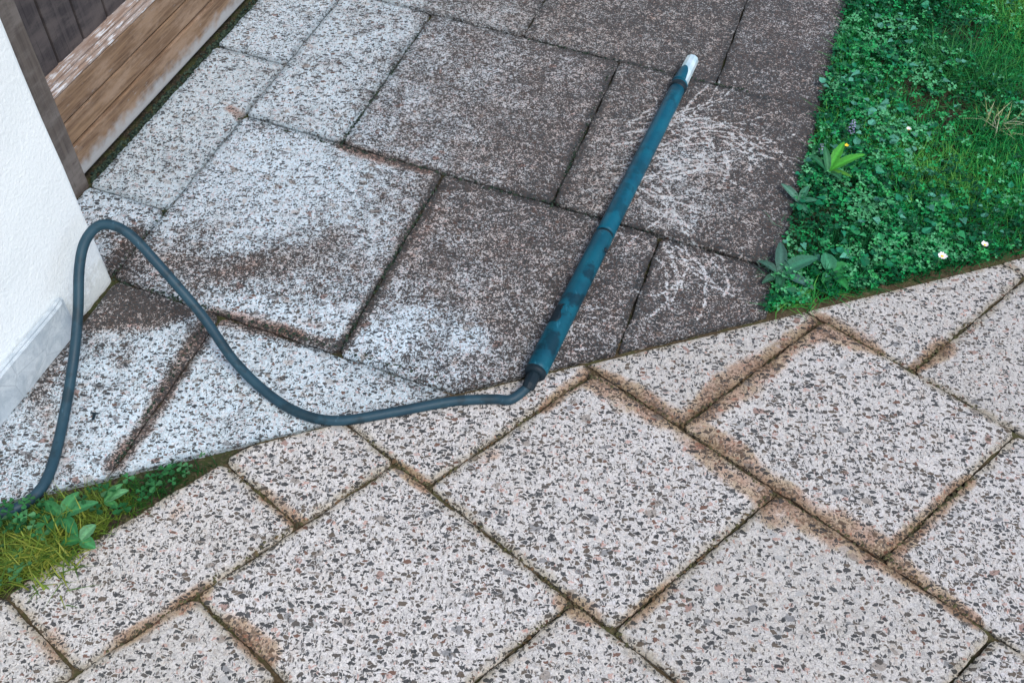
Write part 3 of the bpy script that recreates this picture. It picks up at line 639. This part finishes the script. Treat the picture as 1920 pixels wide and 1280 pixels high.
while t < T1-.01:
    pl.append(bx(-.262, SF-.034, t+.0035, min(t+.082, T1)-.0005, .205, 1.998, .004)); t += .0825
done('planks', pl, m_plank, door); done('backing', bx(-.285, -.2625, T0, T1, .02, 1.99, 0), m_plank, door)
# the rest of the house beyond the door
w2 = empty('house_wall', U(-.2, 2.2)); tag(w2, 'white rendered house wall beyond the far side of the wooden door', 'wall')
done('render_coat', bx(-.9, -.19, T1+.13, 4.2, -.03, 2.5, .006), m_render, w2)
# moss in the gap between door and slabs
V = []; F = []; k = 0
for i in range(1500):
    t = rng.uniform(.21, 1.7); s = rng.uniform(-.203, -.185); c = np.array(U(s, t, rng.uniform(-.011, -.004))); r = rng.uniform(.002, .0052); b = len(V)
    for a in range(5): V.append(c+r*np.array([math.cos(a*1.257+i), math.sin(a*1.257+i), rng.uniform(-.2, .3)]))
    V.append(c+[0, 0, r]); F += [(b+a, b+(a+1) % 5, b+5) for a in range(5)]
tag(link('moss', mesh('moss', V, F), m_moss), 'dark moss filling the gap along the foot of the door', 'moss', kind='stuff')
# moss crumbs caught in the open joints
def crumbs(lines, per, mat, label, col=None):
    V, F = [], []
    for (a, b, dens) in lines:
        a, b = at(*a), at(*b); k = int(np.linalg.norm(b-a)*per*dens)
        for i in range(k):
            c = a+(b-a)*rng.uniform()+np.array([rng.normal(0, .0028), rng.normal(0, .0028), rng.uniform(-.006, .0005)]); r = rng.uniform(.0012, .0034); q = len(V); ph = rng.uniform(0, 6)
            for m in range(5): V.append(c+r*np.array([math.cos(m*1.257+ph), math.sin(m*1.257+ph), rng.uniform(-.3, .3)]))
            V.append(c+[0, 0, r*.8]); F += [(q+m, q+(m+1) % 5, q+5) for m in range(5)]
    tag(link('moss', mesh('moss', V, F), mat), label, 'moss', kind='stuff')
n = N('green_moss'); c = n.mix(n.step(n.noise(120, 3).outputs['Fac'], .4, .62), (.055, .052, .032), (.10, .10, .05)); c = n.mix(n.step(n.noise(40, 2).outputs['Fac'], .5, .65), c, (.13, .085, .05)); m_moss2 = n.fin(c, .95, .1)
crumbs([((677, 817), (805, 912), 1.0), ((740, 868), (560, 980), .9), ((560, 980), (205, 1222), .7), ((805, 912), (1080, 718), .7), ((805, 912), (1072, 1128), .5), ((1072, 1128), (1195, 1222), .8),
        ((1155, 1190), (1445, 925), .8), ((1072, 1128), (960, 1222), .7), ((430, 878), (560, 980), .7), ((365, 1125), (495, 1222), .9), ((1105, 700), (1280, 795), 1), ((1280, 795), (1445, 925), 1.1),
        ((1445, 925), (1660, 1042), 1.1), ((1660, 1042), (1830, 1165), 1), ((1280, 795), (1550, 608), 1), ((1660, 1042), (1830, 890), .9), ((1550, 605), (1830, 765), .9), ((1712, 695), (1818, 605), 1)],
       420, m_moss2, 'olive and brown moss crumbs lodged in the joints of the clean slabs')
crumbs([((1035, 385), (1150, 120), .8), ((452, 222), (1430, 490), .6), ((640, 652), (825, 335), .7), ((975, 70), (1400, 170), .7), ((637, 270), (785, 62), .6), ((208, 520), (830, 712), .7), ((385, 600), (215, 870), 1), ((308, 393), (208, 518), .8)],
       450, m_moss, 'dark moss crumbs lodged in the joints of the grimy slabs')

# ---------------------------------------------------------------- pressure washer lance and hose
def plastic(name, a, b, rough, scuff=.3, dark=None):
    n = N(name); c = n.mix(n.step(n.noise(18, 4, .6).outputs['Fac'], .3, .7), a, b)
    s = n.step(n.noise(90, 5, .7, scaled(n, n.pos, 1, .35, 1)).outputs['Fac'], .6, .72)
    c = n.mix(n.math('MULTIPLY', s, scuff), c, tuple(min(1, x*1.8+.03) for x in b))
    if dark:
        d = n.step(n.noise(22, 4, .62).outputs['Fac'], .50, .62); c = n.mix(n.math('MULTIPLY', d, .8), c, dark)
    n.bump(n.noise(300, 3).outputs['Fac'], .12, .001); return n.fin(c, n.math('ADD', rough, n.math('MULTIPLY', s, .2)), .28)
m_tube = plastic('teal_plastic', (.0, .062, .108), (.0, .095, .150), .42, .34, (.0, .042, .070))
m_grip = plastic('teal_grip', (.0, .052, .088), (.0, .085, .130), .45, .55, (.0, .018, .032))
m_black = plastic('black_rubber', (.003, .012, .020), (.005, .018, .028), .6, .1)
m_hose = plastic('slate_hose', (.012, .040, .062), (.018, .056, .082), .5, .6, (.010, .028, .040))
n = N('pale_metal'); c = n.mix(n.step(n.noise(40, 3).outputs['Fac'], .35, .65), (.50, .68, .74), (.66, .80, .85)); m_metal = n.fin(c, .32, .5); n.b.inputs['Metallic'].default_value = .35

tip, end = at(1298, 112, .0185), at(1004, 698, .020)
AX = (end-tip)/np.linalg.norm(end-tip); LEN = np.linalg.norm(end-tip)
def on(u, v, z=.019):                       # distance along the lance of what is seen at pixel u, v
    return float((at(u, v, z)-tip)@AX)
side = np.array([-AX[1], AX[0], 0]); side /= np.linalg.norm(side); upv = np.cross(AX, side); upv = -upv if upv[2] < 0 else upv
def lathe(prof, seg=36, shape=None):        # prof: (distance along, radius)
    V, F = [], []
    for i, (x, r) in enumerate(prof):
        for k in range(seg):
            a = 2*math.pi*k/seg; rr = r*(shape(a) if shape else 1)
            V.append(tip+AX*x+(side*math.cos(a)+upv*math.sin(a))*rr)
    for i in range(len(prof)-1):
        for k in range(seg): a, b = i*seg+k, i*seg+(k+1) % seg; F.append((a, a+seg, b+seg, b))
    F.append(tuple(range(seg))); F.append(tuple((len(prof)-1)*seg+k for k in range(seg))[::-1])
    return V, F
lance = empty('pressure_washer_lance', tuple(tip+AX*LEN*.5-np.array([0, 0, .019]))); tag(lance, 'dark teal pressure washer lance with pale nozzle lying on the grimy slabs', 'lance')
xc, xj = on(1268, 158), on(1128, 440)
octo = lambda a: 1/(max(abs(math.cos(((a+math.pi/8) % (math.pi/4))-math.pi/8)), .9))*(.93+.07*math.cos(4*a)**2)
nz = link('nozzle', mesh('nozzle', *lathe([(0, .0120), (.001, .0150), (.004, .0154), (xc*.5, .0160), (xc-.006, .0168), (xc-.004, .0168)], 10), False), m_metal); child(nz, lance)
V, F = tube([tuple(tip-AX*.006), tuple(tip+AX*.004)], .0095, 20); child(link('nozzle_tip', mesh('nozzle_tip', V, F), m_black), nz)
# dark saddle with a rounded tongue that runs up over the nozzle
V, F = [], []; NS = 20; NJ = 14
for j in range(NJ+1):
    x = xc-.003-(xc*.52)*j/NJ; half = 1.0*math.sqrt(max(0.0, 1-(max(0, j/NJ-.35)/.65)**2.6))*(1-.2*j/NJ)+.001
    for k in range(NS+1):
        a = math.pi/2+.42+(-half+2*half*k/NS); r = (.0165-.003*(j/NJ))*1.06+.0006; V.append(tip+AX*x+(side*math.cos(a)+upv*math.sin(a))*r)
for j in range(NJ):
    for k in range(NS): a = j*(NS+1)+k; F.append((a, a+1, a+NS+2, a+NS+1))
sad = link('nozzle_saddle', mesh('nozzle_saddle', V, F, True), m_tube); sm = sad.modifiers.new('t', 'SOLIDIFY'); sm.thickness = .0016; child(sad, lance)
child(link('nozzle_collar', mesh('nozzle_collar', *lathe([(xc-.006, .0168), (xc-.003, .0182), (xc+.0005, .0185), (xc+.0025, .0176), (xc+.004, .0172)]), True), m_tube), lance)
child(link('seal_ring', mesh('seal_ring', *lathe([(xc+.0025, .0165), (xc+.004, .0190), (xc+.016, .0194), (xc+.020, .0180), (xc+.021, .016)]), True), m_black), lance)
child(link('tube', mesh('tube', *lathe([(xc+.016, .0150), (xc+.018, .0172), (xc+.06, .0180), (xc+.2, .0184), (xj-.03, .0187), (xj-.007, .0193), (xj-.004, .0188)], 44), True), m_tube), lance)
child(link('joint_ring', mesh('joint_ring', *lathe([(xj-.0045, .0165), (xj+.003, .0165)]), True), m_black), lance)
grip = link('grip_tube', mesh('grip_tube', *lathe([(xj+.002, .0170), (xj+.004, .0192), (xj+.012, .0196), (LEN*.72, .0196), (LEN*.80, .0200), (LEN*.90, .0203), (LEN-.012, .0205), (LEN-.006, .0200), (LEN-.003, .0185)], 44), True), m_grip); child(grip, lance)
# recess on the side of the grip and raised seam
bmr = bmesh.new(); bmesh.ops.create_uvsphere(bmr, u_segments=16, v_segments=10, radius=.006); p = tip+AX*(xj+.045)-side*.0168+upv*.008
if (at(1200, 500)-tip)@side > 0: p = tip+AX*(xj+.045)+side*.0168+upv*.008
for v in bmr.verts: v.co = Vector(p)+v.co*.85
me = bpy.data.meshes.new('latch_button'); bmr.to_mesh(me); bmr.free(); child(link('latch_button', me, m_black), grip)
V, F = [], []
x0, x1 = on(1062, 585), on(1048, 618)
sgn = -1 if (at(1000, 500)-tip)@side < 0 else 1
for j in range(9):
    x = x0+(x1-x0)*j/8
    for k in range(15):
        a = math.pi/2-sgn*(.15+1.6*k/14+(.2*math.sin(j*.8) if k == 0 else 0)); V.append(tip+AX*x+(side*math.cos(a)+upv*math.sin(a))*.0206)
for j in range(8):
    for k in range(14): a = j*15+k; F.append((a, a+1, a+16, a+15))
pt = link('rubber_patch', mesh('rubber_patch', V, F, True), m_black); sm = pt.modifiers.new('t', 'SOLIDIFY'); sm.thickness = .0012; child(pt, grip)
child(link('end_cap', mesh('end_cap', *lathe([(LEN-.0045, .0175), (LEN-.003, .0198), (LEN+.003, .0198), (LEN+.007, .0165), (LEN+.008, .012)]), True), m_black), lance)
# hose: rises, leans against the wall corner and comes back down, then runs along to the lance
def spline(P, n=14):
    P = [np.array(p, float) for p in P]; P = [2*P[0]-P[1]]+P+[2*P[-1]-P[-2]]; out = []
    for i in range(1, len(P)-2):
        for k in range(n):
            t = k/n; a, b, c, d = P[i-1:i+3]
            out.append(.5*((2*b)+(-a+c)*t+(2*a-5*b+4*c-d)*t*t+(-a+3*b-3*c+d)*t**3))
    out.append(P[-2]); return out
hp = [(-420, 1010, .0095), (-180, 992, .0095), (-60, 972, .0095), (15, 958, .0095), (66, 928, .0095), (95, 880, .0095), (118, 790, .016), (137, 680, .05), (146, 590, .10), (149, 500, .15), (162, 448, .18), (193, 421, .195), (240, 437, .185), (298, 497, .145), (378, 590, .08),
      (440, 677, .035), (508, 742, .0105), (572, 778, .0095), (640, 788, .0095), (740, 772, .0095), (850, 752, .0095), (925, 748, .010)]
cp = [at(*p) for p in hp]; e0 = tip+AX*(LEN+.052); e0[2] = .016; cp += [e0+np.array([-.022, -.006, -.003]), tip+AX*(LEN+.03)+np.array([0, 0, -.003])]
sp = spline(cp)
hose = empty('hose', tuple(at(575, 775, 0))); tag(hose, 'slate blue pressure hose looping up against the white wall and joined to the lance', 'hose')
V, F = tube([tuple(p) for p in sp], .0088, 20); child(link('hose_pipe', mesh('hose_pipe', V, F, True), m_hose), hose)
V, F = tube([tuple(tip+AX*(LEN+.036)+np.array([0, 0, -.003])), tuple(tip+AX*(LEN+.030)), tuple(tip+AX*(LEN+.008))], [.0108, .012, .012], 12); child(link('hose_coupling', mesh('hose_coupling', V, F, False), m_black), hose)

# small dark leaf scrap on the washed slab
c = at(177, 777, .003); V, F, C = [], [], []
sh = [(-.008, .004), (.007, .004), (.006, .001), (.0035, 0), (.003, -.006), (.004, -.010), (-.003, -.011), (-.002, -.006), (-.003, 0)]
for z in (0, .001): V += [(c[0]+x, c[1]+y, c[2]+z+.001*math.sin(x*500)) for x, y in sh]
k = len(sh); F = [tuple(range(k))[::-1], tuple(range(k, 2*k))]+[(i, (i+1) % k, k+(i+1) % k, k+i) for i in range(k)]
tag(link('leaf_scrap', mesh('leaf_scrap', V, F), m_black), 'small dark T shaped leaf scrap on the bright slab beside the hose', 'leaf')
